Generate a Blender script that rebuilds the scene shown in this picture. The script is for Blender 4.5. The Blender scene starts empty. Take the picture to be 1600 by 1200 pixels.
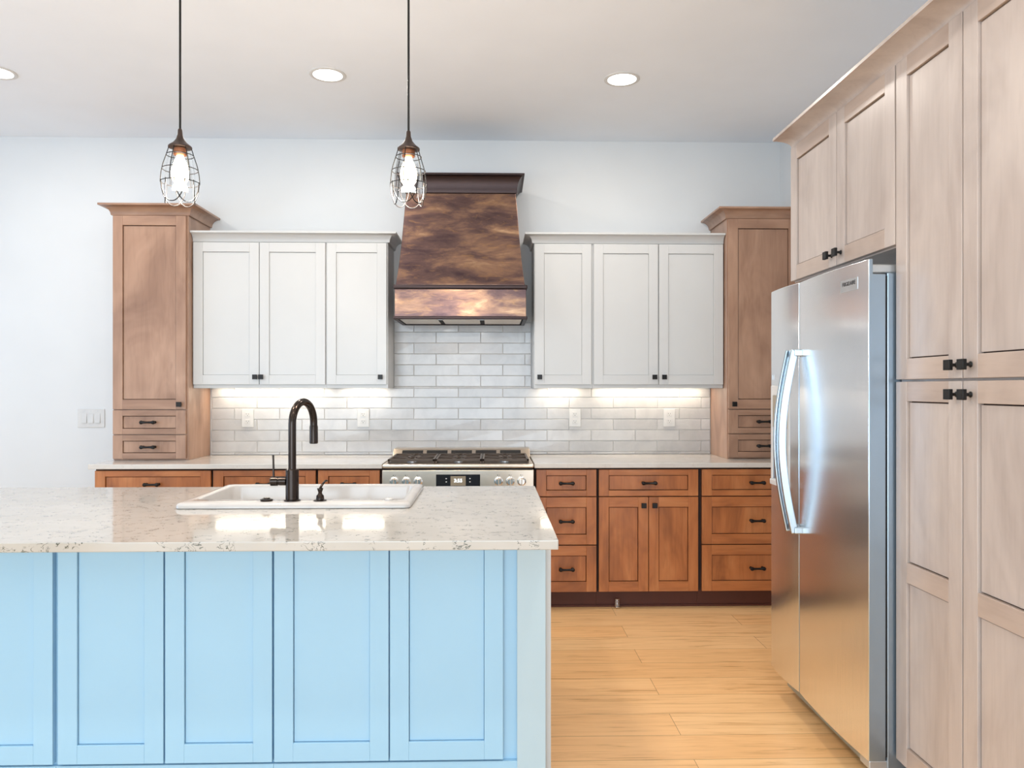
import bpy, math, random
from mathutils import Vector, Matrix
random.seed(7)
PI = math.pi
S = bpy.context.scene
C = S.collection

# ------------------------------------------------------------------ camera, world, lights, exposure
H = 1.38
cam_d = bpy.data.cameras.new('camera'); cam = bpy.data.objects.new('camera', cam_d); C.objects.link(cam)
cam.location = (0, 0, H)
cam.rotation_euler = (PI/2, 0, -math.atan(30/1200))
cam_d.sensor_width = 36; cam_d.lens = 27.0; cam_d.shift_y = 6/1600; cam_d.clip_start = .05
S.camera = cam
S.view_settings.view_transform = 'Standard'; S.view_settings.look = 'None'
S.view_settings.gamma = 1; S.view_settings.exposure = -0.11
S.view_settings.use_curve_mapping = False
w = bpy.data.worlds.new('sky'); S.world = w; w.use_nodes = True
w.node_tree.nodes['Background'].inputs[0].default_value = (.75, .88, 1, 1)
w.node_tree.nodes['Background'].inputs[1].default_value = 1.2
WIN_W, CAN_W, STRIP_W, PEND_W = 250, 11, 3.3, 26

def area(name, loc, rot, sx, sy, power, color, parent=None, shape='RECTANGLE'):
    d = bpy.data.lights.new(name, 'AREA'); d.shape = shape; d.size = sx; d.size_y = sy
    d.energy = power; d.color = color
    o = bpy.data.objects.new(name, d); C.objects.link(o); o.location = loc; o.rotation_euler = rot
    if parent: o.parent = parent
    return o
# daylight through two added, unseen windows: behind the camera and in the left wall
area('added_daylight', (-1.6, -3.98, 1.35), (PI/2, 0, 0), 5.6, 2.3, WIN_W, (.70, .86, 1))
area('added_daylight', (-4.98, 2.7, 1.6), (0, -PI/2, 0), 1.4, 2.5, 44, (.42, .66, 1))  # placed and coloured to put blue into the fridge doors

# ------------------------------------------------------------------ materials
def lin(r, g, b):
    f = lambda c: (c/255/12.92 if c/255 <= .04045 else ((c/255+.055)/1.055)**2.4)
    return (f(r), f(g), f(b), 1)
class Mat:
    def __init__(s, name):
        s.m = bpy.data.materials.new(name); s.m.use_nodes = True
        s.t = s.m.node_tree; s.b = s.t.nodes['Principled BSDF']
    def n(s, kind, **kw):
        x = s.t.nodes.new('ShaderNode'+kind)
        for k, v in kw.items():
            if k.startswith('i_'): x.inputs[k[2:].replace('_', ' ')].default_value = v
            else: setattr(x, k, v)
        return x
    def l(s, a, b): s.t.links.new(a, b)
    def set(s, **kw):
        for k, v in kw.items(): s.b.inputs[k.replace('_', ' ')].default_value = v
        return s
    def coord(s, scale=(1, 1, 1), which='Object', rand=0):
        tc = s.n('TexCoord'); mp = s.n('Mapping'); mp.inputs['Scale'].default_value = scale
        s.l(tc.outputs[which], mp.inputs['Vector'])
        if rand:
            oi = s.n('ObjectInfo'); mu = s.n('Math', operation='MULTIPLY'); mu.inputs[1].default_value = rand
            s.l(oi.outputs['Random'], mu.inputs[0]); cb = s.n('CombineXYZ')
            for k in 'XYZ': s.l(mu.outputs[0], cb.inputs[k])
            s.l(cb.outputs[0], mp.inputs['Location'])
        return mp.outputs[0]
    def noise(s, vec, scale=5, detail=3, rough=.55, dist=0):
        x = s.n('TexNoise'); x.inputs['Scale'].default_value = scale; x.inputs['Detail'].default_value = detail
        x.inputs['Roughness'].default_value = rough; x.inputs['Distortion'].default_value = dist
        s.l(vec, x.inputs['Vector']); return x.outputs['Fac']
    def ramp(s, fac, stops):
        r = s.n('ValToRGB'); e = r.color_ramp.elements
        while len(e) < len(stops): e.new(.5)
        for k, (p, c) in enumerate(stops): e[k].position = p; e[k].color = c if len(c) == 4 else (*c, 1)
        s.l(fac, r.inputs[0]); return r.outputs[0]
    def mix(s, fac, a, b, mode='MIX'):
        x = s.n('Mix', data_type='RGBA', blend_type=mode)
        for sock, v in ((x.inputs[0], fac), (x.inputs[6], a), (x.inputs[7], b)):
            if hasattr(v, 'is_linked'): s.l(v, sock)
            elif isinstance(v, (tuple, list)): sock.default_value = (*v[:3], 1)
            else: sock.default_value = v
        return x.outputs[2]
    def math(s, op, a, b=0.0, clamp=False):
        x = s.n('Math', operation=op); x.use_clamp = clamp
        for k, v in enumerate((a, b)):
            if hasattr(v, 'is_linked'): s.l(v, x.inputs[k])
            else: x.inputs[k].default_value = v
        return x.outputs[0]
    def color(s, sock): s.l(sock, s.b.inputs['Base Color']); return s
    def bump(s, h, strength=.1, dist=.01):
        x = s.n('Bump'); x.inputs['Strength'].default_value = strength; x.inputs['Distance'].default_value = dist
        s.l(h, x.inputs['Height']); s.l(x.outputs[0], s.b.inputs['Normal']); return s

def paint(name, rgb, rough=.5, bump=.02, scale=180):
    m = Mat(name); v = m.coord()
    c = m.ramp(m.noise(v, 3, 2), [(.3, tuple(x*.975 for x in rgb[:3])), (.7, rgb[:3])])
    m.color(c).set(Roughness=rough); m.bump(m.noise(v, scale, 2), bump, .002); return m.m
def plain(name, rgb, rough=.5, metal=0, **kw):
    m = Mat(name); v = m.coord(rand=3)
    c = m.ramp(m.noise(v, 14, 2), [(.3, tuple(x*.93 for x in rgb[:3])), (.7, rgb[:3])])
    m.color(c).set(Roughness=rough, Metallic=metal, **kw); return m.m
def wood(name, dark, mid, light, grain='z', rough=.38, k=1.0):
    m = Mat(name)
    sc = (14, 14, 1.1) if grain == 'z' else (1.1, 14, 14)
    v = m.coord(sc, rand=31); v2 = m.coord((2.6, 2.6, 1.1) if grain == 'z' else (1.1, 2.6, 2.6), rand=17)
    fine = m.noise(v, 3.2, 6, .6, .6); big = m.noise(v2, 1.6, 3, .55, 1.2)
    base = m.ramp(big, [(.28, dark), (.5, mid), (.74, light)])
    g = m.ramp(fine, [(.3, (1-.20*k, 1-.22*k, 1-.24*k)), (.55, (1, 1, 1)), (.8, (1.0, .99, .97))])
    col = m.mix(1.0, base, g, 'MULTIPLY')
    kn = m.noise(m.coord((7, 7, 3), rand=9), 2.1, 1)
    col = m.mix(m.ramp(kn, [(.74, (0, 0, 0)), (.82, (.55, .55, .55))]), col, dark)
    m.color(col).set(Roughness=rough, Coat_Weight=.25, Coat_Roughness=.22); m.bump(fine, .06, .002); return m.m
def emit(name, rgb, strength):
    m = Mat(name); m.set(Base_Color=(*rgb[:3], 1), Emission_Color=(*rgb[:3], 1), Emission_Strength=strength); return m.m

M = {}
FR_ROT = 0.0
M['wall'] = paint('wall_paint', (.71, .725, .73), .6)
M['ceiling'] = paint('ceiling_paint', (.86, .91, .97), .8, .05, 90)
M['white'] = paint('cabinet_paint', (.60, .60, .59), .32, .01)
M['island'] = paint('island_white_daylit', (.375, .62, .81), .35, .01)  # white paint with the blue of daylight put into it
M['island_post'] = paint('island_post_white_daylit', (.48, .62, .69), .35, .01)  # same white paint, less of the daylight blue put in
b1, b2, b3 = lin(142, 84, 46)[:3], lin(178, 108, 60)[:3], lin(200, 132, 80)[:3]
M['wood_v'] = wood('brown_wood', b1, b2, b3); M['wood_h'] = wood('brown_wood_rail', b1, b2, b3, 'x')
t1, t2, t3 = lin(136, 102, 82)[:3], lin(164, 128, 105)[:3], lin(182, 146, 122)[:3]  # same wood as the base, light on the towers put into its colour
M['tall_v'] = wood('tall_wood_lit', t1, t2, t3, k=.6); M['tall_h'] = wood('tall_wood_lit_rail', t1, t2, t3, 'x', k=.6)
p1, p2, p3 = lin(174, 160, 152)[:3], lin(189, 176, 168)[:3], lin(199, 186, 177)[:3]  # same wood again, paled by daylight sheen put into the colour
M['pan_v'] = wood('wood_daylight_pale', p1, p2, p3, rough=.36, k=.4); M['pan_h'] = wood('wood_daylight_pale_rail', *[tuple(a*b for a, b in zip(q, (.93, .86, .80))) for q in (p1, p2, p3)], 'x', rough=.36, k=.4)  # rails warmed: gloss across the grain put into their colour
M['carcass'] = plain('gap_shade_carcass', lin(52, 32, 24), .7)  # shade of the gaps between fronts put into the body colour
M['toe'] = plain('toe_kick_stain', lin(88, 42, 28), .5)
M['pcarcass'] = plain('taupe_carcass', lin(120, 100, 88), .6)
M['dark_bronze'] = plain('dark_bronze', (.045, .034, .029), .2, .9)
M['black'] = plain('black_metal', (.018, .017, .017), .38, .6)
M['iron'] = plain('cast_iron', (.085, .06, .045), .35, .5)
M['blackglass'] = plain('black_glass', (.012, .012, .016), .08)
M['dark'] = plain('dark_void', (.012, .011, .011), .8)
M['plastic'] = plain('white_plastic', (.66, .655, .64), .35)
M['ceramic'] = plain('white_fireclay', (.56, .54, .52), .12)
M['steel'] = plain('brushed_steel_light', (.72, .62, .52), .32, 1)
M['chrome'] = plain('polished_steel', (.80, .80, .80), .14, 1)
M['lightmetal'] = plain('painted_hinge_grey', (.55, .58, .6), .35, .7)
M['copper'] = plain('copper_socket', lin(150, 96, 66), .35, .6)
M['bronze_pend'] = plain('pendant_bronze', lin(74, 62, 58), .4, .7)
M['screen'] = plain('display_panel', lin(150, 138, 118), .3)
M['digits'] = emit('display_digits', (.85, .95, 1), 3)
M['handle'] = plain('handle_steel', (.46, .56, .64), .26, 1)
M['canlens'] = emit('downlight_lens', (1, .95, .88), 9)
M['bulb'] = emit('bulb_glow', (1, .86, .62), 14)
M['strip'] = emit('led_strip_glow', (1, .90, .76), 2)

m = Mat('fridge_steel'); v = m.coord((60, 60, 1.2), rand=2)
m.color(m.ramp(m.noise(v, 6, 3), [(.3, (.80, .82, .85)), (.7, (.88, .89, .91))])).set(Metallic=1, Roughness=.22, Anisotropic=.8)
tg = m.n('Tangent', direction_type='RADIAL', axis='Z'); m.l(tg.outputs[0], m.b.inputs['Tangent']); m.set(Anisotropic_Rotation=FR_ROT)
m.bump(m.noise(v, 8, 2), .015, .001); M['fridge'] = m.m
m = Mat('fridge_side'); m.set(Base_Color=(.36, .46, .56, 1), Metallic=.85, Roughness=.3); M['fridge_side'] = m.m  # grey sides with the blue window reflection put into the colour

# mottled bronze of the hood
m = Mat('hood_bronze'); v = m.coord((1.0, 1.0, 3.4))
a = m.noise(v, 2.8, 6, .6, .35); b = m.noise(m.coord((1.6, 1, 5)), 7, 4, .6, .8)
c = m.ramp(a, [(.32, lin(70, 56, 62)), (.48, lin(104, 82, 78)), (.60, lin(146, 114, 94)), (.74, lin(205, 170, 134))])
c = m.mix(m.ramp(b, [(.55, (0, 0, 0)), (.75, (.5, .5, .5))]), c, lin(168, 128, 86))
m.color(c).set(Metallic=.85, Roughness=.30); m.bump(b, .12, .008); M['hood'] = m.m
M['hood_dark'] = plain('hood_dark_bronze', lin(58, 46, 46), .4, .7)

# quartz with short dark flecks
def quartz(name, base, fleck, amount):
    m = Mat(name); v = m.coord()
    warp = m.noise(v, 6, 2)
    n1 = m.noise(m.coord((1, 1.3, 1.4)), 24, 2, .5, 2.0)
    ridge = m.math('ABSOLUTE', m.math('SUBTRACT', n1, .5))
    line = m.ramp(ridge, [(.010, (1, 1, 1)), (.026, (0, 0, 0))])
    patch = m.ramp(m.noise(v, 22, 2), [(.54, (0, 0, 0)), (.58, (1, 1, 1))])
    mask = m.mix(1.0, line, patch, 'MULTIPLY')
    cloud = m.ramp(warp, [(.35, tuple(x*.93 for x in base)), (.65, base)])
    mask = m.mix(1.0, mask, (amount, amount, amount, 1), 'MULTIPLY')
    m.color(m.mix(mask, cloud, (*fleck, 1))).set(Roughness=.07, IOR=1.7)
    return m.m
M['quartz'] = quartz('island_quartz', (.50, .475, .435), (.06, .075, .06), .95)
M['quartz_back'] = quartz('counter_quartz', (.68, .645, .60), (.45, .36, .28), .35)

# handmade white tile
m = Mat('glazed_tile'); g = m.n('NewGeometry'); v = m.coord()
c = m.ramp(g.outputs['Random Per Island'], [(0, (.49, .48, .47)), (.5, (.54, .53, .52)), (1, (.58, .57, .56))])
c2 = m.ramp(m.noise(v, 9, 4, .6, .8), [(.35, (.90, .90, .91)), (.6, (1, 1, 1))])
m.color(m.mix(1.0, c, c2, 'MULTIPLY')).set(Roughness=.16)
m.bump(m.noise(v, 16, 3), .25, .004); M['tile'] = m.m
M['grout'] = plain('grout', (.70, .68, .65), .8)

# light oak planks running along X
m = Mat('oak_floor'); v = m.coord()
bt = m.n('TexBrick'); bt.offset = .37; bt.offset_frequency = 2; bt.squash = 1
mp = m.n('Mapping'); mp.inputs['Location'].default_value = (.45, .166, 0); m.l(v, mp.inputs['Vector']); m.l(mp.outputs[0], bt.inputs['Vector'])
for k, x in (('Scale', 1), ('Mortar Size', .0012), ('Mortar Smooth', .3), ('Bias', 0), ('Brick Width', 1.9), ('Row Height', .2)): bt.inputs[k].default_value = x
bt.inputs['Color1'].default_value = (.25, .25, .25, 1); bt.inputs['Color2'].default_value = (.8, .8, .8, 1); bt.inputs['Mortar'].default_value = (.5, .5, .5, 1)
cb = m.n('CombineXYZ'); m.l(bt.outputs['Color'], cb.inputs['X']); m.l(bt.outputs['Color'], cb.inputs['Z'])
sc = m.n('VectorMath', operation='SCALE'); sc.inputs['Scale'].default_value = 23; m.l(cb.outputs[0], sc.inputs[0])
ad = m.n('VectorMath', operation='ADD'); m.l(m.coord((1.1, 15, 1)), ad.inputs[0]); m.l(sc.outputs[0], ad.inputs[1])
gr = m.noise(ad.outputs[0], 2.4, 5, .6, 1.0)
tone = m.ramp(bt.outputs['Color'], [(.2, lin(248, 196, 136)), (.9, lin(255, 212, 156))])
grain = m.ramp(gr, [(.30, (.68, .60, .50)), (.42, (.92, .89, .85)), (.6, (1, 1, 1)), (.8, (.95, .93, .9))])
col = m.mix(1.0, tone, grain, 'MULTIPLY')
col = m.mix(bt.outputs['Fac'], col, lin(150, 106, 62))
m.color(col).set(Roughness=.34); m.bump(gr, .05, .003); M['floor'] = m.m

m = Mat('clear_glass'); m.set(Base_Color=(1, 1, 1, 1), Roughness=.02, Transmission_Weight=1.0, IOR=1.05, Alpha=.35); M['glass'] = m.m
m = Mat('added_window_glass'); m.set(Base_Color=(1, 1, 1, 1), Roughness=0, Transmission_Weight=1.0, IOR=1.0, Alpha=.1); M['added_pane'] = m.m

# ------------------------------------------------------------------ mesh building
class MB:
    def __init__(s): s.v = []; s.f = []; s.mi = []; s.sm = []
    def add(s, vs, fs, mi=0, smooth=False):
        k = len(s.v); s.v += [tuple(x) for x in vs]
        for f in fs: s.f.append([i+k for i in f]); s.mi.append(mi); s.sm.append(smooth)
        return s
    def box(s, x0, x1, y0, y1, z0, z1, mi=0):
        vs = [(x, y, z) for z in (z0, z1) for y in (y0, y1) for x in (x0, x1)]
        return s.add(vs, [(0, 2, 3, 1), (4, 5, 7, 6), (0, 1, 5, 4), (2, 6, 7, 3), (0, 4, 6, 2), (1, 3, 7, 5)], mi)
    def loops(s, rings, caps=(True, True), closed=False, mi=0, smooth=True):
        n = len(rings[0]); vs = [p for r in rings for p in r]; fs = []
        R = len(rings)
        for a in range(R if closed else R-1):
            b = (a+1) % R
            for i in range(n):
                j = (i+1) % n; fs.append((a*n+i, a*n+j, b*n+j, b*n+i))
        if not closed:
            if caps[0]: fs.append(tuple(range(n-1, -1, -1)))
            if caps[1]: fs.append(tuple((R-1)*n+i for i in range(n)))
        return s.add(vs, fs, mi, smooth)
    def lathe(s, prof, c=(0, 0, 0), seg=32, axis='z', mi=0, caps=(True, True)):
        rings = []
        for r, h in prof:
            ring = []
            for k in range(seg):
                a = 2*PI*k/seg; x, y = r*math.cos(a), r*math.sin(a)
                p = {'z': (x, y, h), 'x': (h, x, y), 'y': (x, -h, y)}[axis]
                ring.append((c[0]+p[0], c[1]+p[1], c[2]+p[2]))
            rings.append(ring)
        return s.loops(rings, caps, mi=mi)
    def tube(s, pts, r, seg=10, closed=False, mi=0, sq=None):
        pts = [Vector(p) for p in pts]; n = len(pts)
        rr = r if isinstance(r, (list, tuple)) else [r]*n
        rings = []; up = None
        for i, p in enumerate(pts):
            a = pts[i-1] if (i > 0 or closed) else p
            b = pts[(i+1) % n] if (i < n-1 or closed) else p
            t = (b-a).normalized()
            if up is None:
                up = Vector((0, 0, 1)) if abs(t.z) < .9 else Vector((1, 0, 0))
            u = (up - t*up.dot(t)).normalized(); w_ = t.cross(u); up = u
            if sq:
                hw, hh = sq
                ring = [p+u*hh*a_+w_*hw*b_ for a_, b_ in ((1, -1), (1, 1), (-1, 1), (-1, -1))]
            else:
                ring = [p+(u*math.cos(2*PI*k/seg)+w_*math.sin(2*PI*k/seg))*rr[i] for k in range(seg)]
            rings.append(ring)
        return s.loops(rings, closed=closed, mi=mi, smooth=not sq)
    def sweep(s, prof, path, mi=0):
        """profile (out, z) carried along an XY path with mitred corners; outward is to the right of travel"""
        P = [Vector((p[0], p[1])) for p in path]; rings = []
        for i, p in enumerate(P):
            ds = []
            if i > 0: ds.append((P[i]-P[i-1]).normalized())
            if i < len(P)-1: ds.append((P[i+1]-P[i]).normalized())
            ns = [Vector((d.y, -d.x)) for d in ds]
            n_ = sum(ns, Vector((0, 0))).normalized(); k = 1/max(.2, n_.dot(ns[0]))
            rings.append([(p.x+n_.x*o*k, p.y+n_.y*o*k, z) for o, z in prof])
        return s.loops(rings, mi=mi, smooth=True)
    def mesh(s, name, mats):
        me = bpy.data.meshes.new(name); me.from_pydata(s.v, [], s.f)
        for m_ in (mats if isinstance(mats, (list, tuple)) else [mats]): me.materials.append(M[m_])
        me.polygons.foreach_set('material_index', s.mi); me.polygons.foreach_set('use_smooth', s.sm)
        me.update()
        import bmesh
        bm = bmesh.new(); bm.from_mesh(me); bmesh.ops.recalc_face_normals(bm, faces=bm.faces); bm.to_mesh(me); bm.free()
        if any(s.sm): me.set_sharp_from_angle(angle=math.radians(38))
        return me
def obj(name, mb, mats, parent=None, bevel=0, seg=2, label=None):
    o = bpy.data.objects.new(name, mb.mesh(name, mats) if isinstance(mb, MB) else mb); C.objects.link(o)
    if parent: o.parent = parent
    if bevel:
        b = o.modifiers.new('bevel', 'BEVEL'); b.width = bevel; b.segments = seg; b.limit_method = 'ANGLE'
        b.angle_limit = math.radians(50); b.use_clamp_overlap = True
    if label: o['label'] = label
    return o
def thing(name, label, cat, loc=(0, 0, 0), rz=0, group=None):
    o = bpy.data.objects.new(name, None); o.empty_display_size = .1; C.objects.link(o)
    o.location = loc; o.rotation_euler = (0, 0, rz); o['label'] = label; o['category'] = cat
    if group: o['group'] = group
    return o
def tag(o, label, cat, group=None):
    o['label'] = label; o['category'] = cat
    if group: o['group'] = group
    return o
def struct(name, mb, mats, **k):
    o = obj(name, mb, mats, **k); o['kind'] = 'structure'; return o
def copy_tree(o, parent=None):
    c = o.copy(); C.objects.link(c)
    if parent: c.parent = parent
    for ch in list(o.children): copy_tree(ch, c)
    return c
def text(name, body, size, mat, parent, loc, rot, depth=.0004, stretch=1):
    cu = bpy.data.curves.new(name, 'FONT'); cu.body = body; cu.size = size; cu.extrude = depth
    cu.align_x = 'CENTER'; cu.align_y = 'CENTER'
    o = bpy.data.objects.new(name, cu); C.objects.link(o)
    me = bpy.data.meshes.new_from_object(o); bpy.data.objects.remove(o); me.materials.clear(); me.materials.append(M[mat])
    o = bpy.data.objects.new(name, me); C.objects.link(o); o.parent = parent; o.location = loc; o.rotation_euler = rot
    o.scale = (stretch, 1, 1); return o

# ------------------------------------------------------------------ room
YW, XR, XL, YF, ZC = 5.38, 2.03, -5.0, -4.0, 3.112
struct('floor', MB().box(XL, XR, YF, YW, -.05, 0), 'floor')
struct('ceiling', MB().box(XL, XR, YF, YW, ZC, ZC+.05), 'ceiling')
struct('wall_back', MB().box(XL-.1, XR+.1, YW, YW+.1, -.05, ZC+.05), 'wall')
struct('wall_right', MB().box(XR, XR+.1, YF, YW, -.05, ZC+.05), 'wall')
mb = MB(); a0, a1, c0, c1 = 1.35, 4.05, .85, 2.35      # left wall with the added window's opening
mb.box(XL-.1, XL, YF, a0, -.05, ZC+.05); mb.box(XL-.1, XL, a1, YW, -.05, ZC+.05)
mb.box(XL-.1, XL, a0, a1, -.05, c0); mb.box(XL-.1, XL, a0, a1, c1, ZC+.05)
struct('wall_left', mb, 'wall')
mb = MB(); mb.box(XL-.1, -4.45, YF-.1, YF, -.05, ZC+.05); mb.box(1.25, XR+.1, YF-.1, YF, -.05, ZC+.05); mb.box(-4.45, 1.25, YF-.1, YF, 2.55, ZC+.05)
struct('wall_front', mb, 'wall')
mb = MB(); mb.box(-4.45, 1.25, -4.09, -4.03, 0, .05); mb.box(-4.45, 1.25, -4.09, -4.03, 2.48, 2.55)
for x in (-4.45, -2.57, -.68, 1.19): mb.box(x, x+.06, -4.09, -4.03, .05, 2.48)
wf = struct('added_window_1', mb, 'plastic')  # unseen window, added as a daylight source
obj('added_pane', MB().box(-4.39, 1.19, -4.064, -4.06, .05, 2.48), 'added_pane', wf)
mb = MB(); y0, y1 = 1.35, 4.05
mb.box(-5.09, -5.03, y0, y1, .85, .91); mb.box(-5.09, -5.03, y0, y1, 2.29, 2.35)
for y in (y0, 2.67, y1-.06): mb.box(-5.09, -5.03, y, y+.06, .91, 2.29)
wf = struct('added_window_2', mb, 'plastic')  # unseen window, added with its blue daylight
obj('added_pane', MB().box(-5.064, -5.06, 1.41, 3.99, .91, 2.29), 'added_pane', wf)
struct('baseboard_back', MB().box(-4.98, -2.48, 5.362, 5.38, 0, .13), 'white', bevel=.004)
struct('baseboard_left', MB().box(-5.0, -4.982, -3.9, 5.36, 0, .13), 'white', bevel=.004)

# ------------------------------------------------------------------ tile backsplash
mb = MB(); pit, tl, z_ref, x_ref = .076, .31, 1.693, -.395
mb.box(-1.952, 1.532, 5.377, 5.3797, .915, 1.376, 1); mb.box(-.688, .27, 5.377, 5.3797, 1.376, 1.837, 1)
g = .0013
for r in range(-11, 3):
    z0, z1 = z_ref+r*pit, z_ref+(r+1)*pit
    z0 = max(z0, .915)
    if z1 - z0 < .01: continue
    for part in (0, 1):
        lo, hi = (z0, min(z1, 1.376)) if part == 0 else (max(z0, 1.376), min(z1, 1.837))
        if hi-lo < .01: continue
        xa, xb = (-1.952, 1.532) if (part == 0 or lo < 1.3) else (-.688, .27)
        if part == 1: xa, xb = -.688, .27
        if part == 0 and z1 > 1.376: pass
        off = x_ref + (0 if r % 2 == 0 else tl/2)
        k = math.floor((xa-off)/tl)
        while off+k*tl < xb:
            rr = random.Random(r*100+k)
            x0, x1 = max(off+k*tl, xa)+g, min(off+(k+1)*tl, xb)-g; k += 1
            if x1-x0 < .006: continue
            t = [5.3715+rr.uniform(-.0012, .0012) for _ in range(4)]
            c_ = .0022; l0 = lo+g if lo == z0 else lo; h0 = hi-g if hi == z1 else hi
            vs = [(x0, 5.377, l0), (x1, 5.377, l0), (x1, 5.377, h0), (x0, 5.377, h0),
                  (x0, 5.374, l0), (x1, 5.374, l0), (x1, 5.374, h0), (x0, 5.374, h0),
                  (x0+c_, t[0], l0+c_), (x1-c_, t[1], l0+c_), (x1-c_, t[2], h0-c_), (x0+c_, t[3], h0-c_)]
            fs = [(0, 1, 5, 4), (1, 2, 6, 5), (2, 3, 7, 6), (3, 0, 4, 7), (4, 5, 9, 8), (5, 6, 10, 9), (6, 7, 11, 10), (7, 4, 8, 11), (8, 9, 10, 11)]
            mb.add(vs, fs, 0)
tag(obj('tile_backsplash', mb, ['tile', 'grout']), 'glossy white brick tile backsplash on the back wall above the counter', 'backsplash')

# ------------------------------------------------------------------ cabinet parts (local frame: width X, front faces -Y)
def door_mb(x0, x1, z0, z1, yf, stile=.062, rail=.062, top=None, t=.02, rec=.008, gap=.0034, mids=()):
    mb = MB(); top = rail if top is None else top
    mb.box(x0, x0+stile, yf, yf+t, z0, z1, 0); mb.box(x1-stile, x1, yf, yf+t, z0, z1, 0)
    cuts = [(z0, z0+rail)] + list(mids) + [(z1-top, z1)]
    for a, b in cuts: mb.box(x0+stile, x1-stile, yf, yf+t, a, b, 1)
    for (a, b), (c, d) in zip(cuts, cuts[1:]):
        mb.box(x0+stile+gap, x1-stile-gap, yf+rec, yf+t-.003, b+gap, c-gap, 0)
        mb.box(x0+stile, x1-stile, yf+t-.003, yf+t, b, c, 2)
    return mb
def knob_mb(x, z, yf, s=.0155):
    mb = MB(); mb.lathe([(.009, 0), (.009, .003), (.005, .005), (.005, .022)], (x, yf, z), 16, 'y')
    mb.box(x-s, x+s, yf-.033, yf-.021, z-s, z+s); return mb
def pull_mb(x, z, yf, w_=.098):
    mb = MB(); h = w_/2
    pts = [(x-h, yf-.03, z), (x-h+.006, yf-.03, z), (x-h+.014, yf-.03, z), (x-h+.024, yf-.03, z), (x, yf-.03, z),
           (x+h-.024, yf-.03, z), (x+h-.014, yf-.03, z), (x+h-.006, yf-.03, z), (x+h, yf-.03, z)]
    mb.tube(pts, [.005, .0115, .0125, .0075, .0065, .0075, .0125, .0115, .005], 12)
    for s in (-1, 1): mb.lathe([(.009, 0), (.0085, .002), (.006, .006), (.006, .026)], (x+s*(h-.012), yf, z), 14, 'y')
    return mb
def add_door(root, x0, x1, z0, z1, yf, mats, knob=None, name='door', **k):
    d = obj(name, door_mb(x0, x1, z0, z1, yf, **k), mats, root, bevel=.0013)
    if knob: obj('knob', knob_mb(knob[0], knob[1], yf), 'black', d, bevel=.0025)
    return d
def add_drawer(root, x0, x1, z0, z1, yf, mats, **k):
    d = obj('drawer', door_mb(x0, x1, z0, z1, yf, **k), mats, root, bevel=.0013)
    obj('pull', pull_mb((x0+x1)/2, (z0+z1)/2, yf), 'black', d)
    return d
def crown_prof(h, out, z, base=.010):
    n = 9; a = [(0, z), (base, z)]
    for k in range(n+1):
        q = k/n*PI/2; a.append((base+.002+(out-base-.006)*(1-math.cos(q)), z+.004+(h-.016)*math.sin(q)))
    a += [(out, z+h-.012), (out, z+h), (0, z+h)]
    return a
BROWN = ['wood_v', 'wood_h', 'carcass']; TALL = ['tall_v', 'tall_h', 'carcass']; WHITE = ['white', 'white', 'white']; PAN = ['pan_v', 'pan_h', 'carcass']

# ------------------------------------------------------------------ white wall cabinets
def white_cab(x0, x1, doors, label):
    xc = (x0+x1)/2; T = thing('wall_cabinet', label, 'cabinet', (xc, 5.379, 1.378), group='white upper cabinets')
    mb = MB().box(x0-xc, x1-xc, -.304, 0, .022, 1.01); mb.box(x0-xc, x1-xc, -.304, -.286, 0, .022)
    mb.box(x0-xc, x0-xc+.018, -.286, 0, 0, .022); mb.box(x1-xc-.018, x1-xc, -.286, 0, 0, .022); obj('body', mb, 'white', T)
    for a, b, kx in doors:
        add_door(T, a-xc, b-xc, .024, .952, -.324, WHITE, (kx-xc, .073), gap=.001, rec=.007)
    sl = x1-x0-.12
    st = obj('light_strip', MB().box(-sl/2, sl/2, -.075, -.055, .013, .0215), 'strip', T)
    area('under_cabinet_light', (0, -.065, .010), (0, 0, 0), sl, .02, STRIP_W*sl, (1, .86, .68), T)
white_cab(-1.957, -1.0925, [(-1.953, -1.527, -1.546), (-1.523, -1.097, -1.508)], 'white two-door upper cabinet left of the hood, beside the brown tall cabinet')
white_cab(-1.0915, -.690, [(-1.087, -.697, -.734)], 'white single-door upper cabinet just left of the bronze range hood')
white_cab(.272, .6585, [(.276, .650, .308)], 'white single-door upper cabinet just right of the bronze range hood')
white_cab(.6595, 1.530, [(.667, 1.093, 1.066), (1.100, 1.527, 1.130)], 'white two-door upper cabinet right of the hood, beside the brown tall cabinet')
pr = crown_prof(.063, .060, 2.3345)
mb = MB().sweep(pr, [(-1.9572, 5.0735), (-.6895, 5.0735), (-.6895, 5.379)])
tag(obj('crown_molding', mb, 'white'), 'white crown molding along the top of the white uppers left of the hood', 'molding', 'white crown moldings')
mb = MB().sweep(pr, [(.2715, 5.379), (.2715, 5.0735), (1.5305, 5.0735)])
tag(obj('crown_molding', mb, 'white'), 'white crown molding along the top of the white uppers right of the hood', 'molding', 'white crown moldings')

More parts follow.
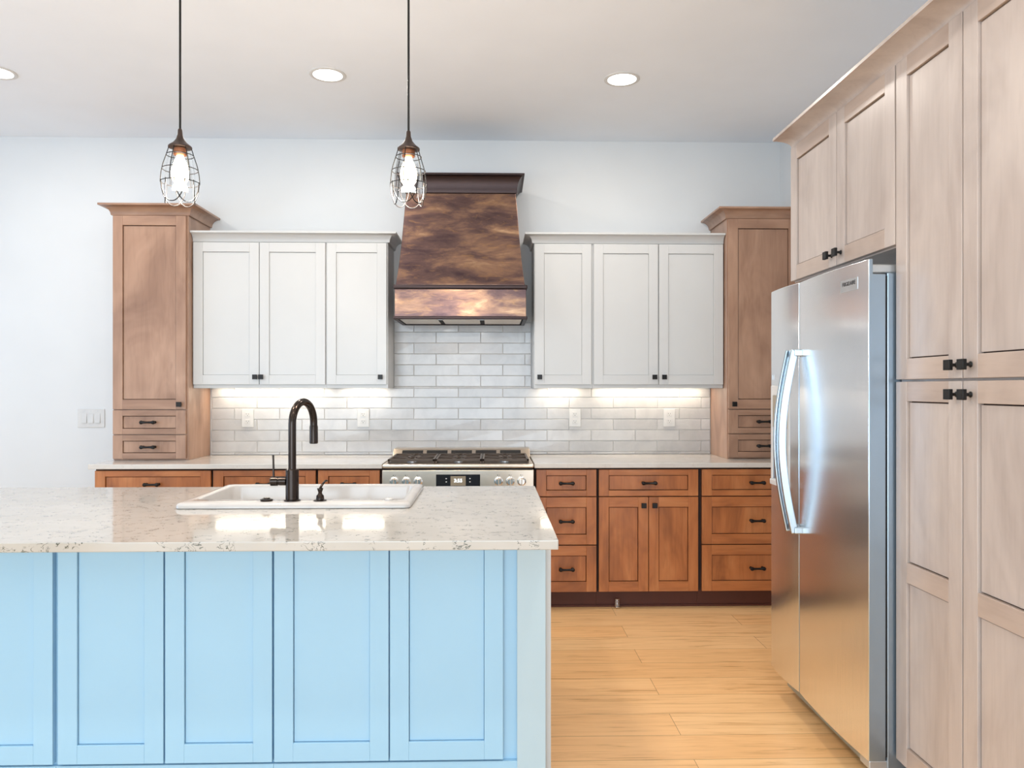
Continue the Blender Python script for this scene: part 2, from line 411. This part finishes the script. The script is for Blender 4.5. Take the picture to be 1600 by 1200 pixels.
# ------------------------------------------------------------------ tall cabinets standing on the counter
def tall_cab(x0, x1, kx, label, right):
    xc = (x0+x1)/2; T = thing('tall_cabinet', label, 'cabinet', (xc, 5.379, .9145), group='tall brown counter cabinets')
    mb = MB().box(x0-xc, x1-xc, -.379, 0, 0, 1.62); obj('body', mb, 'tall_v', T, bevel=.001)
    a, b = (x0-xc+.005, x1-xc-.012) if not right else (x0-xc+.006, x1-xc-.03)
    yf = -.3995
    add_door(T, a, b, .328, 1.570, yf, TALL, (kx-xc, .36))
    add_drawer(T, a, b, .168, .322, yf, TALL, rail=.036); add_drawer(T, a, b, .011, .162, yf, TALL, rail=.036)
    path = [(x0-xc-.0005, 0), (x0-xc-.0005, -.3795), (x1-xc+.0005, -.3795)]
    if not right: path.append((x1-xc+.0005, 0))
    mb = MB().sweep(crown_prof(.066, .068, 1.574), path); obj('crown', mb, 'tall_h', T)
tall_cab(-2.438, -1.959, -2.004, 'brown tall cabinet standing on the left end of the counter, near the light switch', False)
tall_cab(1.5345, 2.028, 1.572, 'brown tall cabinet standing on the right end of the counter, partly behind the fridge', True)

# ------------------------------------------------------------------ base cabinets
def base_cab(x0, x1, rows, label):
    xc = (x0+x1)/2; T = thing('base_cabinet', label, 'cabinet', (xc, 5.379, 0), group='brown base cabinets')
    mb = MB().box(x0-xc, x1-xc, -.585, 0, .11, .883); obj('body', mb, 'carcass', T)
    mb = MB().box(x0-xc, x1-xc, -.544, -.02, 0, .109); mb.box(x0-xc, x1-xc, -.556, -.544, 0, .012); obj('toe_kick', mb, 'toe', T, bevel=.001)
    for a, b, z0, z1, kind in rows:
        a -= xc; b -= xc; yf = -.619
        if kind == 'drawer': add_drawer(T, a, b, z0, z1, yf, BROWN, rail=.036 if z1-z0 < .2 else .062, t=.022)
        else: add_door(T, a, b, z0, z1, yf, BROWN, (b-.032 if kind == 'l' else a+.032, z1-.05), t=.022)
R3 = [(.112, .399), (.405, .700), (.706, .872)]
dr = lambda a, b: [(a, b, z0, z1, 'drawer') for z0, z1 in R3]
base_cab(-2.444, -1.7245, dr(-2.434, -1.732), 'brown three-drawer base cabinet at the left end under the tall cabinet')
base_cab(-1.7240, -1.0842, [(-1.717, -1.092, .706, .872, 'drawer'), (-1.717, -1.4065, .112, .700, 'l'), (-1.4025, -1.092, .112, .700, 'r')], 'brown base cabinet behind the faucet, its top drawer showing over the sink')
base_cab(-1.0837, -.685, dr(-1.076, -.699), 'narrow brown base cabinet just left of the range')
base_cab(.2620, .6519, dr(.270, .644), 'narrow brown three-drawer base cabinet just right of the range')
base_cab(.6524, 1.2929, [(.660, 1.281, .706, .872, 'drawer'), (.660, .968, .112, .700, 'l'), (.972, 1.281, .112, .700, 'r')], 'brown base cabinet with one drawer above two doors with square knobs')
base_cab(1.2934, 2.028, dr(1.305, 1.99), 'wide brown three-drawer base cabinet at the right end, partly behind the fridge')
for x0, x1, lab in ((-2.461, -.679, 'white quartz countertop on the back wall left of the range'), (.256, 2.029, 'white quartz countertop on the back wall right of the range')):
    tag(obj('countertop', MB().box(x0, x1, 4.73, 5.3785, .8842, .9138), 'quartz_back', bevel=.003), lab, 'countertop', 'back wall countertops')

# ------------------------------------------------------------------ range hood
T = thing('range_hood', 'mottled bronze range hood with flared crown, on the back wall above the range', 'range hood', (-.205, 5.369, 1.815))
rings = []
for k in range(13):
    q = k/12; e = q + .16*math.sin(PI*q)*(1-q)
    hw = .4085+( .3535-.4085)*e; y = -.499+(.389-.276)*0+(.110)*e
    z = .218+.607*q
    rings.append([(-hw, y, z), (hw, y, z), (hw, 0, z), (-hw, 0, z)])
obj('shroud', MB().loops(rings, smooth=False), 'hood', T, bevel=.003)
mb = MB(); mb.box(-.417, .417, -.487, 0, .018, .192); obj('band', mb, 'hood', T, bevel=.002)
mb = MB(); mb.box(-.425, .425, -.503, 0, .192, .218); obj('upper_ledge', mb, 'hood_dark', T, bevel=.006)
mb = MB(); mb.box(-.425, .425, -.503, -.475, 0, .018); mb.box(-.425, .425, -.03, 0, 0, .018)
mb.box(-.425, -.40, -.475, -.03, 0, .018); mb.box(.40, .425, -.475, -.03, 0, .018); obj('lower_ledge', mb, 'hood_dark', T, bevel=.004)
mb = MB(); mb.box(-.40, .40, -.475, -.03, .008, .0175, 1)
for x in (-.27, 0, .27):
    for k in range(7): mb.box(x-.12, x+.12, -.44+k*.055, -.41+k*.055, .003, .008, 0)
obj('baffle_filter', mb, ['steel', 'dark'], T, bevel=.001)
for x in (-.13, .13):
    obj('added_hood_lamp', MB().lathe([(.026, -.001), (.026, .006)], (x, -.05-.42+.02, .001), 20), 'chrome', T)
    area('added_hood_light', (x, -.45, -.006), (0, 0, 0), .04, .04, .8, (1, .93, .86), T, 'DISK')  # hood lamps added to brighten the tile behind the range
mb = MB().sweep(crown_prof(.117, .055, .826, .006), [(-.354, 0), (-.354, -.389), (.354, -.389), (.354, 0)])
obj('crown', mb, 'hood_dark', T)
obj('top_panel', MB().box(-.3535, .3535, -.3885, 0, .826, .936), 'hood_dark', T)

# ------------------------------------------------------------------ range
T = thing('gas_range', 'stainless six-burner gas range set between the brown base cabinets', 'range', (-.211, 5.36, 0))
W = .461
mb = MB(); mb.box(-W+.004, W-.004, -.655, 0, .09, .905); obj('body', mb, 'steel', T, bevel=.003)
mb = MB(); mb.box(-W, W, -.680, 0, .891, .9145); obj('cooktop', mb, 'steel', T, bevel=.008, seg=3)
mb = MB(); mb.box(-W+.03, W-.03, -.62, -.20, .9146, .9166); obj('burner_tray', mb, 'iron', T, bevel=.001)
cp = obj('control_panel', MB().box(-W, W, -.680, -.655, .765, .879), 'steel', T, bevel=.003)
obj('vent_slot', MB().box(-W+.004, W-.004, -.668, -.655, .879, .891), 'dark', T)
dp = obj('display', MB().box(-.134, .134, -.6825, -.6795, .778, .853), 'blackglass', T, bevel=.002)
obj('screen', MB().box(-.046, .046, -.6832, -.6822, .785, .843), 'screen', dp)
text('clock_digits', '3:55', .030, 'digits', dp, (0, -.6836, .815), (PI/2, 0, 0))
for x in (-.072, .072):
    for z in (.828, .808): obj('touch_key', MB().box(x-.004, x+.004, -.6829, -.6822, z-.003, z+.003), 'plastic', dp)
for kx in (-.387, -.314, -.243, .246, .317, .387):
    k = obj('control_knob', MB().lathe([(.027, 0), (.027, .008), (.022, .010), (.020, .032), (.017, .036)], (kx, -.680, .811), 28, 'y'), 'chrome', T)
    obj('grip', MB().box(kx-.004, kx+.004, -.7265, -.7165, .793, .829), 'steel', k, bevel=.002)
    mb = MB().box(kx-.008, kx-.004, -.6812, -.6795, .845, .851); mb.box(kx+.002, kx+.008, -.6812, -.6795, .847, .849); mb.box(kx-.001, kx+.001, -.6812, -.6795, .838, .843)
    obj('dial_mark', mb, 'black', k)
# back guard with vents
mb = MB()
mb.add([(-W, -.205, .915), (W, -.205, .915), (W, -.13, .966), (-W, -.13, .966), (-W, 0, .966), (W, 0, .966), (W, 0, .915), (-W, 0, .915)],
       [(0, 1, 2, 3), (3, 2, 5, 4), (4, 5, 6, 7), (0, 7, 6, 1), (0, 3, 4, 7), (1, 6, 5, 2)])
bgd = obj('back_guard', mb, 'steel', T, bevel=.002)
for k in range(5):
    x = -.33+k*.165
    q = Vector((0, -.13+.205, .051)).normalized()
    p0 = Vector((0, -.190, .9252)); mb = MB(); n_ = Vector((0, -.051, .075)).normalized()*.0012
    a = p0+n_+q*.008; b = p0+n_+q*.055
    mb.add([(x-.070, a.y, a.z), (x+.070, a.y, a.z), (x+.070, b.y, b.z), (x-.070, b.y, b.z),
            (x-.070, a.y-2*n_.y, a.z-2*n_.z), (x+.070, a.y-2*n_.y, a.z-2*n_.z), (x+.070, b.y-2*n_.y, b.z-2*n_.z), (x-.070, b.y-2*n_.y, b.z-2*n_.z)],
           [(0, 1, 2, 3), (4, 7, 6, 5), (0, 4, 5, 1), (1, 5, 6, 2), (2, 6, 7, 3), (3, 7, 4, 0)])
    obj('vent', mb, 'dark', bgd)
# burners, then grates
for bx in (-.29, 0, .29):
    for by in (-.52, -.31):
        mb = MB().lathe([(.05, .9168), (.05, .921), (.034, .923), (.034, .929), (.028, .932), (.004, .933)], (bx, by, 0), 24)
        obj('burner', mb, 'chrome' if by < -.4 else 'iron', T)
for bx in (-.29, 0, .29):
    mb = MB(); h = .1435; y0, y1, zt, zb = -.628, -.215, .942, .928
    for (x0, x1, ya, yb) in ((-h, h, y0, y0+.013), (-h, h, y1-.013, y1), (-h, -h+.013, y0, y1), (h-.013, h, y0, y1), (-h, h, -.421, -.409)):
        mb.box(bx+x0, bx+x1, ya, yb, zb, zt)
    for cy in (-.52, -.31):
        for k in range(8):
            a = k*PI/4+PI/8; c_, s_ = math.cos(a), math.sin(a)
            r1 = min((h-.01)/max(abs(c_), .01), .098/max(abs(s_), .01))
            p = [(bx+c_*.03, cy+s_*.03, .936), (bx+c_*r1, cy+s_*r1, .936)]
            mb.tube(p, 0, sq=(.005, .006))
    for x in (-h+.006, h-.006):
        for y in (y0+.006, y1-.006): mb.box(bx+x-.006, bx+x+.006, y-.006, y+.006, .9168, zb)
    obj('grate', mb, 'iron', T, bevel=.0015)
od = obj('oven_door', MB().box(-W+.006, W-.006, -.69, -.657, .25, .757), 'steel', T, bevel=.004)
obj('window', MB().box(-.28, .28, -.6915, -.689, .36, .62), 'blackglass', od)
mb = MB().tube([(-.40, -.74, .71), (.40, -.74, .71)], .012, 16)
for s in (-1, 1): mb.tube([(s*.38, -.69, .71), (s*.38, -.74, .71)], .008, 10)
obj('handle', mb, 'chrome', od)
obj('drawer', MB().box(-W+.006, W-.006, -.685, -.657, .10, .243), 'steel', T, bevel=.004)
for x in (-.4, .4):
    for y in (-.6, -.06): obj('leg', MB().lathe([(.02, 0), (.02, .01), (.012, .015), (.012, .09)], (x, y, 0), 16), 'black', T)

# ------------------------------------------------------------------ outlets and switches
def outlet(x, slots, label):
    T = thing('outlet', label, 'outlet', (x, 5.3695, 1.171), group='white outlets on the tile')
    pl = obj('plate', MB().box(-.041, .041, -.006, -.0002, -.063, .063), 'plastic', T, bevel=.0025)
    for s in (-1, 1):
        r = obj('receptacle', MB().box(-.017, .017, -.008, -.005, s*.025-.016, s*.025+.016), 'plastic', T, bevel=.003)
        if s in slots:
            mb = MB().box(-.008, -.006, -.0086, -.0078, s*.025-.001, s*.025+.007); mb.box(.006, .008, -.0086, -.0078, s*.025-.001, s*.025+.006)
            mb.lathe([(.0025, .0078), (.0025, .0086)], (0, 0, s*.025-.008), 10, 'y'); obj('slot', mb, 'dark', r)
outlet(-1.698, (-1, 1), 'white outlet on the tile nearest the left tall cabinet')
outlet(-.901, (-1, 1), 'white outlet on the tile between the faucet and the range')
outlet(.575, (-1, 1), 'white outlet on the tile just right of the range')
outlet(1.239, (-1, 1), 'white outlet on the tile nearest the right tall cabinet')
T = thing('light_switch', 'white three-gang light switch plate on the bare wall left of the tall cabinet', 'light switch', (-2.773, 5.3798, 1.170))
obj('plate', MB().box(-.092, .092, -.006, 0, -.064, .064), 'plastic', T, bevel=.003)
for x in (-.046, 0, .046):
    mb = MB(); mb.add([(x-.0165, -.006, -.033), (x+.0165, -.006, -.033), (x+.0165, -.006, .033), (x-.0165, -.006, .033),
                       (x-.0165, -.0125, -.033), (x+.0165, -.0125, -.033), (x+.0165, -.0075, .033), (x-.0165, -.0075, .033)],
                      [(0, 1, 2, 3), (4, 7, 6, 5), (0, 4, 5, 1), (1, 5, 6, 2), (2, 6, 7, 3), (3, 7, 4, 0)])
    obj('rocker', mb, 'plastic', T, bevel=.001)
mb = MB()
for x in (-.046, 0, .046):
    for z in (-.05, .05): mb.lathe([(.0028, .0055), (.0028, .0068)], (x, 0, z), 10, 'y')
obj('screw', mb, 'lightmetal', T)

# ------------------------------------------------------------------ right-hand run: pantry, over-fridge cabinet, crown, fridge (local x = -world Y)
R90 = -PI/2
T = thing('pantry_cabinet', 'tall daylight-paled wood pantry cabinet with four doors, nearest the camera on the right wall', 'cabinet', (2.029, 2.192, 0), R90)
yf = -(2.029-1.36); k0 = 2.192
obj('body', MB().box(-.370, .370, yf+.021, 0, .11, 2.52), 'pan_v', T, bevel=.001)
obj('toe_kick', MB().box(-.370, .370, yf+.09, -.02, 0, .109), 'pcarcass', T)
for a, b, kx in ((2.194, 2.558, 2.218), (1.826, 2.188, 2.152)):
    add_door(T, k0-b, k0-a, 1.408, 2.472, yf, PAN, (k0-kx, 1.447), stile=.066, rail=.068, top=.064, gap=.004)
    add_door(T, k0-b, k0-a, .13, 1.400, yf, PAN, (k0-kx, 1.361), stile=.066, rail=.064, mids=((.739, .805),), gap=.004)
T = thing('fridge_cabinet', 'daylight-paled wood two-door cabinet above the refrigerator', 'cabinet', (2.029, 3.021, 1.86), R90)
obj('body', MB().box(-.457, .457, yf+.021, 0, 0, .66), 'pan_v', T, bevel=.001)
for a, b, kx in ((3.012, 3.474, 3.048), (2.568, 3.006, 2.968)):
    add_door(T, 3.021-b, 3.021-a, .005, .612, yf, PAN, (3.021-kx, .050), stile=.066, rail=.066, gap=.004)
mb = MB().sweep(crown_prof(.0445, .101, 2.4735, .012), [(1.3795, 3.480), (1.3795, 1.822)])
mb.box(1.3795, 1.3800, 1.822, 3.480, 2.4735, 2.518)
tag(obj('crown_molding', mb, 'pan_v'), 'daylight-paled wood crown molding along the fridge cabinet and pantry', 'molding')

T = thing('refrigerator', 'stainless side-by-side refrigerator with two bowed handles', 'refrigerator', (2.0, 3.01, 0), R90)
f0 = 3.01; X = lambda wx: -(2.0-wx)                # world X -> local y
body = obj('body', MB().box(f0-3.452, f0-2.568, X(1.335), 0, .03, 1.77), 'fridge_side', T, bevel=.004)
def fr_door(name, ya, yb):
    n = 14; L = []; wd = yb-ya
    for k in range(n+1):
        q = k/n; L.append((f0-yb+wd*q, X(1.266)-.010*(1-(2*q-1)**2)))
    rings = [[(x, y, .12), (x, y, 1.815), (x, X(1.281), 1.815), (x, X(1.281), 1.765), (x, X(1.325), 1.765), (x, X(1.325), .12)] for x, y in L]
    mb = MB().loops(rings, smooth=True)
    o = obj(name, mb, ['fridge', 'fridge_side'], T, bevel=.003)
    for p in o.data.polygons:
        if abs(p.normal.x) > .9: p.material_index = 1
    return o
frz = fr_door('freezer_door', 3.147, 3.463); fd = fr_door('fridge_door', 2.556, 3.141)
obj('gasket', MB().box(f0-3.455, f0-2.566, X(1.325), X(1.335), .13, 1.76), 'dark', T)
obj('gap_shade_filler', MB().box(f0-3.1465, f0-3.1415, X(1.274), X(1.324), .13, 1.76), 'dark', T)  # dark filler added so the gap between the doors reads as shade
for par, hy in ((frz, 3.172), (fd, 3.116)):
    pts = [];  lx = f0-hy
    for k in range(21):
        q = k/20; z = .785+.75*q; pts.append((lx, X(1.262)-.026-.052*math.sin(PI*q), z))
    mb = MB(); mb.tube(pts, 0, sq=(.015, .008))
    for q, z in ((0, .797), (1, 1.523)): mb.box(lx-.013, lx+.013, X(1.262)-.030, X(1.262)+.004, z-.014, z+.014)
    obj('handle', mb, 'handle', par, bevel=.004)
dy = X(1.260)
mb = MB(); xa, xb = f0-3.440, f0-3.225
mb.box(xa, xa+.022, dy-.005, dy+.006, .95, 1.39); mb.box(xb-.022, xb, dy-.005, dy+.006, .95, 1.39)
mb.box(xa+.022, xb-.022, dy-.005, dy+.006, 1.345, 1.39); mb.box(xa+.022, xb-.022, dy-.018, dy+.006, .95, .975)
obj('dispenser_frame', mb, 'plastic', frz, bevel=.004)
obj('dispenser_panel', MB().box(xa+.022, xb-.022, dy-.004, dy+.004, 1.205, 1.345), 'screen', frz, bevel=.001)
obj('dispenser_recess', MB().box(xa+.022, xb-.022, dy-.001, dy+.004, .975, 1.205), 'fridge_side', frz)
mb = MB().box(xa+.07, xb-.07, dy-.016, dy-.0012, 1.06, 1.20); obj('dispenser_paddle', mb, 'plastic', frz, bevel=.004)
mb = MB(); mb.box(f0-3.437, f0-3.432, dy-.0006, dy+.004, 1.415, 1.438); mb.box(f0-3.419, f0-3.414, dy-.0006, dy+.004, 1.415, 1.438); obj('dispenser_mark', mb, 'lightmetal', frz)
a_, b_ = f0-2.745, f0-2.625; ya_, yb_ = X(1.2560), X(1.2606)
mb = MB().add([(a_, ya_, 1.722), (b_, yb_, 1.722), (b_, yb_, 1.764), (a_, ya_, 1.764), (a_, ya_+.004, 1.722), (b_, yb_+.004, 1.722), (b_, yb_+.004, 1.764), (a_, ya_+.004, 1.764)],
              [(0, 1, 2, 3), (4, 7, 6, 5), (0, 4, 5, 1), (1, 5, 6, 2), (2, 6, 7, 3), (3, 7, 4, 0)])
bg = obj('badge', mb, 'lightmetal', fd, label='small silver name badge')
text('badge_lettering', 'FRIGIDAIRE', .0205, 'black', bg, (f0-2.685, X(1.2583)-.0004, 1.748), (PI/2, 0, .0383), .0003, .9)
obj('hinge_cover', MB().box(f0-2.66, f0-2.575, X(1.284), X(1.42), 1.7705, 1.80), 'lightmetal', T, bevel=.006, seg=3)
obj('hinge_cover', MB().box(f0-3.445, f0-3.36, X(1.284), X(1.42), 1.7705, 1.80), 'lightmetal', T, bevel=.006, seg=3)
obj('kick_grille', MB().box(f0-3.43, f0-2.60, X(1.345), X(1.36), .035, .115), 'dark', T)
obj('foot_bracket', MB().box(f0-2.64, f0-2.572, X(1.275), X(1.36), .085, .115), 'lightmetal', T, bevel=.004)
for y_ in (2.62, 3.40):
    for x_ in (1.40, 1.93): obj('foot', MB().lathe([(.02, 0), (.02, .02), (.012, .03)], (f0-y_, X(x_), 0), 14), 'black', T)

# ------------------------------------------------------------------ island
def carcass(x0, x1, hl, hr):
    mb = MB(); t = .018
    mb.box(x0, x1, 2.642, 2.66, .105, .883); mb.box(x0, x1, 3.60, 3.618, .105, .883); mb.box(x0, x1, 2.66, 3.60, .105, .123)
    mb.box(x0, x0+t, 2.66, 3.60, .123, hl); mb.box(x1-t, x1, 2.66, 3.60, .123, hr); return mb
ISL = ['island', 'island', 'island']
def island_unit(x0, x1, doors, hl, hr, label):
    T = thing('island_cabinet', label, 'cabinet', (0, 0, 0), group='island cabinets')
    obj('body', carcass(x0, x1, hl, hr), 'island', T)
    for a, b in doors: add_door(T, a, b, .112, .874, 2.620, ISL, stile=.064, rail=.064, top=.030, t=.021, rec=.009, gap=.0012)
    obj('base_rail', MB().box(x0, x1, 2.626, 2.6415, 0, .104), 'island', T)
    obj('plinth', MB().box(x0, x1, 2.642, 3.55, 0, .1045), 'island', T)
    return T
island_unit(-2.215, -1.4725, [(-2.205, -1.85), (-1.842, -1.480)], .883, .883, 'daylight-tinted white island cabinet at the left edge of the picture')
island_unit(-1.4715, -.7445, [(-1.463, -1.1115), (-1.106, -.7475)], .883, .70, 'daylight-tinted white island cabinet left of middle, with two narrow shaker panels')
T = island_unit(-.7435, .1805, [(-.7405, -.354), (-.3495, .035)], .70, .883, 'daylight-tinted white island cabinet with two wide shaker panels at the right end')
obj('corner_post', MB().box(.083, .1805, 2.622, 2.6415, 0, .883), 'island_post', T, bevel=.001)
obj('end_panel', MB().box(.181, .201, 2.652, 3.62, 0, .883), 'white', T, bevel=.001)
# island top with the sink cut-out
def slab_hole(x0, x1, y0, y1, z0, z1, a0, a1, b0, b1):
    mb = MB(); V = []
    for z in (z0, z1):
        V += [(x0, y0, z), (x1, y0, z), (x1, y1, z), (x0, y1, z), (a0, b0, z), (a1, b0, z), (a1, b1, z), (a0, b1, z)]
    F = []
    for i in range(4):
        j = (i+1) % 4
        F += [(8+i, 8+j, 12+j, 12+i), (i, 4+i, 4+j, j), (i, j, 8+j, 8+i), (4+i, 12+i, 12+j, 4+j)]
    return mb.add(V, F)
o = obj('island_countertop', slab_hole(-2.30, .201, 2.344, 3.647, .8842, .9138, -1.187, -.351, 3.075, 3.542), 'quartz', bevel=.003)
tag(o, 'speckled white quartz countertop of the island', 'countertop')
# drop-in sink
def rrect(x0, x1, y0, y1, r, z, n=6):
    P = []
    for cx, cy, a0 in ((x1-r, y0+r, -90), (x1-r, y1-r, 0), (x0+r, y1-r, 90), (x0+r, y0+r, 180)):
        for k in range(n+1):
            a = math.radians(a0+90*k/n); P.append((cx+r*math.cos(a), cy+r*math.sin(a), z))
    return P
T = thing('sink', 'white fireclay drop-in sink set in the island countertop', 'sink', (0, 0, 0))
O = (-1.222, -.320, 2.975, 3.575); I = (-1.175, -.363, 3.088, 3.530)
def ins(b, d): return (b[0]+d, b[1]-d, b[2]+d, b[3]-d)
L = [rrect(*ins(O, .004), .022, .9141), rrect(*O, .024, .917), rrect(*O, .024, .926), rrect(*ins(O, .004), .024, .933), rrect(*ins(O, .012), .022, .9365),
     rrect(*ins(I, -.008), .04, .9365), rrect(*ins(I, -.002), .036, .933), rrect(*I, .035, .925), rrect(*ins(I, .006), .045, .80), rrect(*ins(I, .016), .05, .735),
     rrect(*ins(I, .06), .05, .722)]
under = [rrect(*ins(I, .052), .05, .712), rrect(*ins(I, .002), .05, .73), rrect(*ins(I, -.007), .04, .80), rrect(*ins(I, -.008), .035, .9141)]
mb = MB(); mb.loops(L+under[:0], caps=(False, True)); mb.loops([L[0]]+under[::-1], caps=(False, True)); obj('basin', mb, 'ceramic', T)
obj('drain', MB().lathe([(.045, .7222), (.045, .724), (.03, .7235)], (-.77, 3.33, 0), 24), 'chrome', T)
obj('hole_cap', MB().lathe([(.016, .9366), (.016, .941), (.009, .946)], (-.411, 3.045, 0), 20), 'ceramic', T, label='small white cap on the sink deck')
# faucet
zd = .9367
T = thing('faucet', 'tall black gooseneck pull-down faucet on the sink deck', 'faucet', (-.787, 3.035, zd))
obj('body', MB().lathe([(.032, 0), (.032, .004), (.0255, .007), (.0255, .122), (.022, .125)], (0, 0, 0), 32), 'dark_bronze', T)
d = Vector((.045, .168, 0)).normalized(); Rr = .087; pts = [(0, 0, .124), (0, 0, .2), (0, 0, .26)]
cz = .300
for k in range(17):
    a = PI - PI*k/16; c_ = Rr+Rr*math.cos(a); pts.append((d.x*c_, d.y*c_, cz+Rr*math.sin(a)))
e = Vector(pts[-1]); pts.append((e.x, e.y, cz-.012))
obj('spout', MB().tube(pts, .0150, 20), 'dark_bronze', T)
obj('spray_head', MB().lathe([(.0155, cz-.012), (.0170, cz-.018), (.0175, cz-.085), (.015, cz-.088)], (e.x, e.y, 0), 24), 'dark_bronze', T)
mb = MB().lathe([(.017, -.024), (.017, -.050), (.015, -.052), (.015, -.055), (.0185, -.056), (.0185, -.082), (.016, -.084)], (0, 0, .077), 24, 'x')
hd = obj('handle', mb, 'dark_bronze', T)
obj('lever', MB().tube([(-.072, 0, .09), (-.073, 0, .13), (-.074, 0, .180)], [.0045, .004, .004], 12), 'dark_bronze', hd)
T = thing('soap_dispenser', 'small black soap dispenser on the sink deck right of the faucet', 'soap dispenser', (-.678, 3.035, zd))
obj('base', MB().lathe([(.026, 0), (.026, .003), (.016, .006), (.0145, .02), (.009, .026), (.008, .030)], (0, 0, 0), 28), 'dark_bronze', T)
obj('pump', MB().lathe([(.007, .030), (.0075, .034), (.012, .047), (.011, .050)], (0, 0, 0), 24), 'dark_bronze', T)
obj('nozzle', MB().tube([(.0, .0, .049), (.006, .012, .062), (.013, .035, .074), (.016, .05, .072)], [.005, .0045, .004, .004], 12), 'dark_bronze', T)
tag(obj('air_switch', MB().lathe([(.023, 0), (.0245, .003), (.0245, .007), (.014, .010), (.013, .013)], (-.887, 3.035, zd), 28), 'dark_bronze'), 'flat round black button on the sink deck left of the faucet', 'button')

# ------------------------------------------------------------------ pendants
def make_pendant(x, label):
    T = thing('pendant_lamp', label, 'pendant lamp', (x, 2.9, 2.06), group='caged pendant lamps over the island')
    top = ZC-2.06
    obj('canopy', MB().lathe([(.06, top-.001), (.06, top-.012), (.05, top-.022), (.008, top-.03)], (0, 0, 0), 32), 'bronze_pend', T)
    obj('cord', MB().tube([(0, 0, .282), (0, 0, top-.028)], .0042, 10), 'black', T)
    obj('socket_cap', MB().lathe([(.005, .288), (.008, .284), (.0095, .265), (.015, .248), (.026, .234), (.038, .225), (.042, .221), (.042, .216), (.036, .214)], (0, 0, 0), 32), 'bronze_pend', T)
    obj('socket', MB().lathe([(.024, .2135), (.024, .190), (.018, .186)], (0, 0, 0), 24), 'copper', T)
    obj('bulb', MB().lathe([(.012, .186), (.015, .175), (.026, .150), (.031, .125), (.028, .098), (.016, .080), (.003, .075)], (0, 0, 0), 24), 'bulb', T)
    prof = [(.0395, .216), (.044, .200), (.052, .175), (.060, .150), (.0655, .120), (.068, .092), (.068, .075)]
    def rad(z):
        for (r0, z0), (r1, z1) in zip(prof, prof[1:]):
            if z1 <= z <= z0: return r0+(r1-r0)*(z0-z)/(z0-z1)
        q = max(0, (.075-z))/.075; return .068-.020*q**1.5
    cg = MB(); w_ = .0017
    for k in range(6):
        a = 2*PI*k/6+.35; cg.tube([(rad(z)*math.cos(a), rad(z)*math.sin(a), z) for z in [.216-.012*i for i in range(12)]], w_, 6)
    for z in (.188, .135, .086):
        r = rad(z); cg.tube([(r*math.cos(2*PI*i/36), r*math.sin(2*PI*i/36), z) for i in range(36)], w_, 6, closed=True)
    for k in range(6):      # overlapping scallops hanging below the lowest ring
        for lo, half in ((.008, .80),):
            a0 = 2*PI*k/6+.35; P = []
            for i in range(25):
                q = -1+2*i/24; z = .090-(.090-lo)*math.sqrt(max(0, 1-abs(q)**2.3)); a = a0+q*half; P.append((rad(z)*math.cos(a), rad(z)*math.sin(a), z))
            cg.tube(P, w_*1.15, 6)
    obj('cage', cg, 'black', T)
    gl = MB().lathe([(.034, .205), (.044, .17), (.052, .12), (.054, .06), (.050, .045)], (0, 0, 0), 32, caps=(False, False))
    obj('glass_shade', gl, 'glass', T)
    l = bpy.data.lights.new('bulb_light', 'POINT'); l.energy = PEND_W; l.color = (1, .88, .76); l.shadow_soft_size = .03
    lo = bpy.data.objects.new('bulb_light', l); C.objects.link(lo); lo.parent = T; lo.location = (0, 0, .06)
make_pendant(-1.168, 'caged glass pendant lamp hanging in front of the left tall cabinet')
make_pendant(-.317, 'caged glass pendant lamp hanging in front of the bronze hood')

# ------------------------------------------------------------------ recessed ceiling lights
def can(x, y, label):
    T = thing('recessed_light', label, 'ceiling light', (x, y, ZC), group='recessed ceiling lights')
    obj('trim_ring', MB().lathe([(.100, -.0005), (.100, -.004), (.094, -.007), (.080, -.005), (.080, -.0005)], (0, 0, 0), 48, caps=(False, False)), 'plastic', T)
    obj('lens', MB().lathe([(.080, -.0015), (.080, -.0035)], (0, 0, 0), 48), 'canlens', T)
    area('downlight', (0, 0, -.012), (0, 0, 0), .15, .15, CAN_W, (1, .93, .85), T, 'DISK')
for x, y, lab in ((-2.72, 4.28, 'round recessed ceiling light at the left edge of the picture'), (-.912, 4.27, 'round recessed ceiling light left of the hood, between the pendant cords'),
                  (.724, 4.29, 'round recessed ceiling light at right, above the white uppers'), (-2.72, 1.35, 'added recessed ceiling light outside the camera view, left'),
                  (-.912, 1.35, 'added unseen recessed light overhead in front of the island'), (.724, 1.35, 'added unseen recessed light overhead beside the pantry')):  # near row of three is unseen, added to light island and floor
    can(x, y, lab)

# ------------------------------------------------------------------ small spring on the floor by the toe kick
P = []
for k in range(73):
    a = k/12*2*PI; P.append((.778+.015*math.cos(a), 4.79+.015*math.sin(a), .003+k*.0008))
tag(obj('coil_spring', MB().tube(P, .0028, 8), 'chrome'), 'small metal coil spring standing on the floor against the dark toe kick', 'spring')
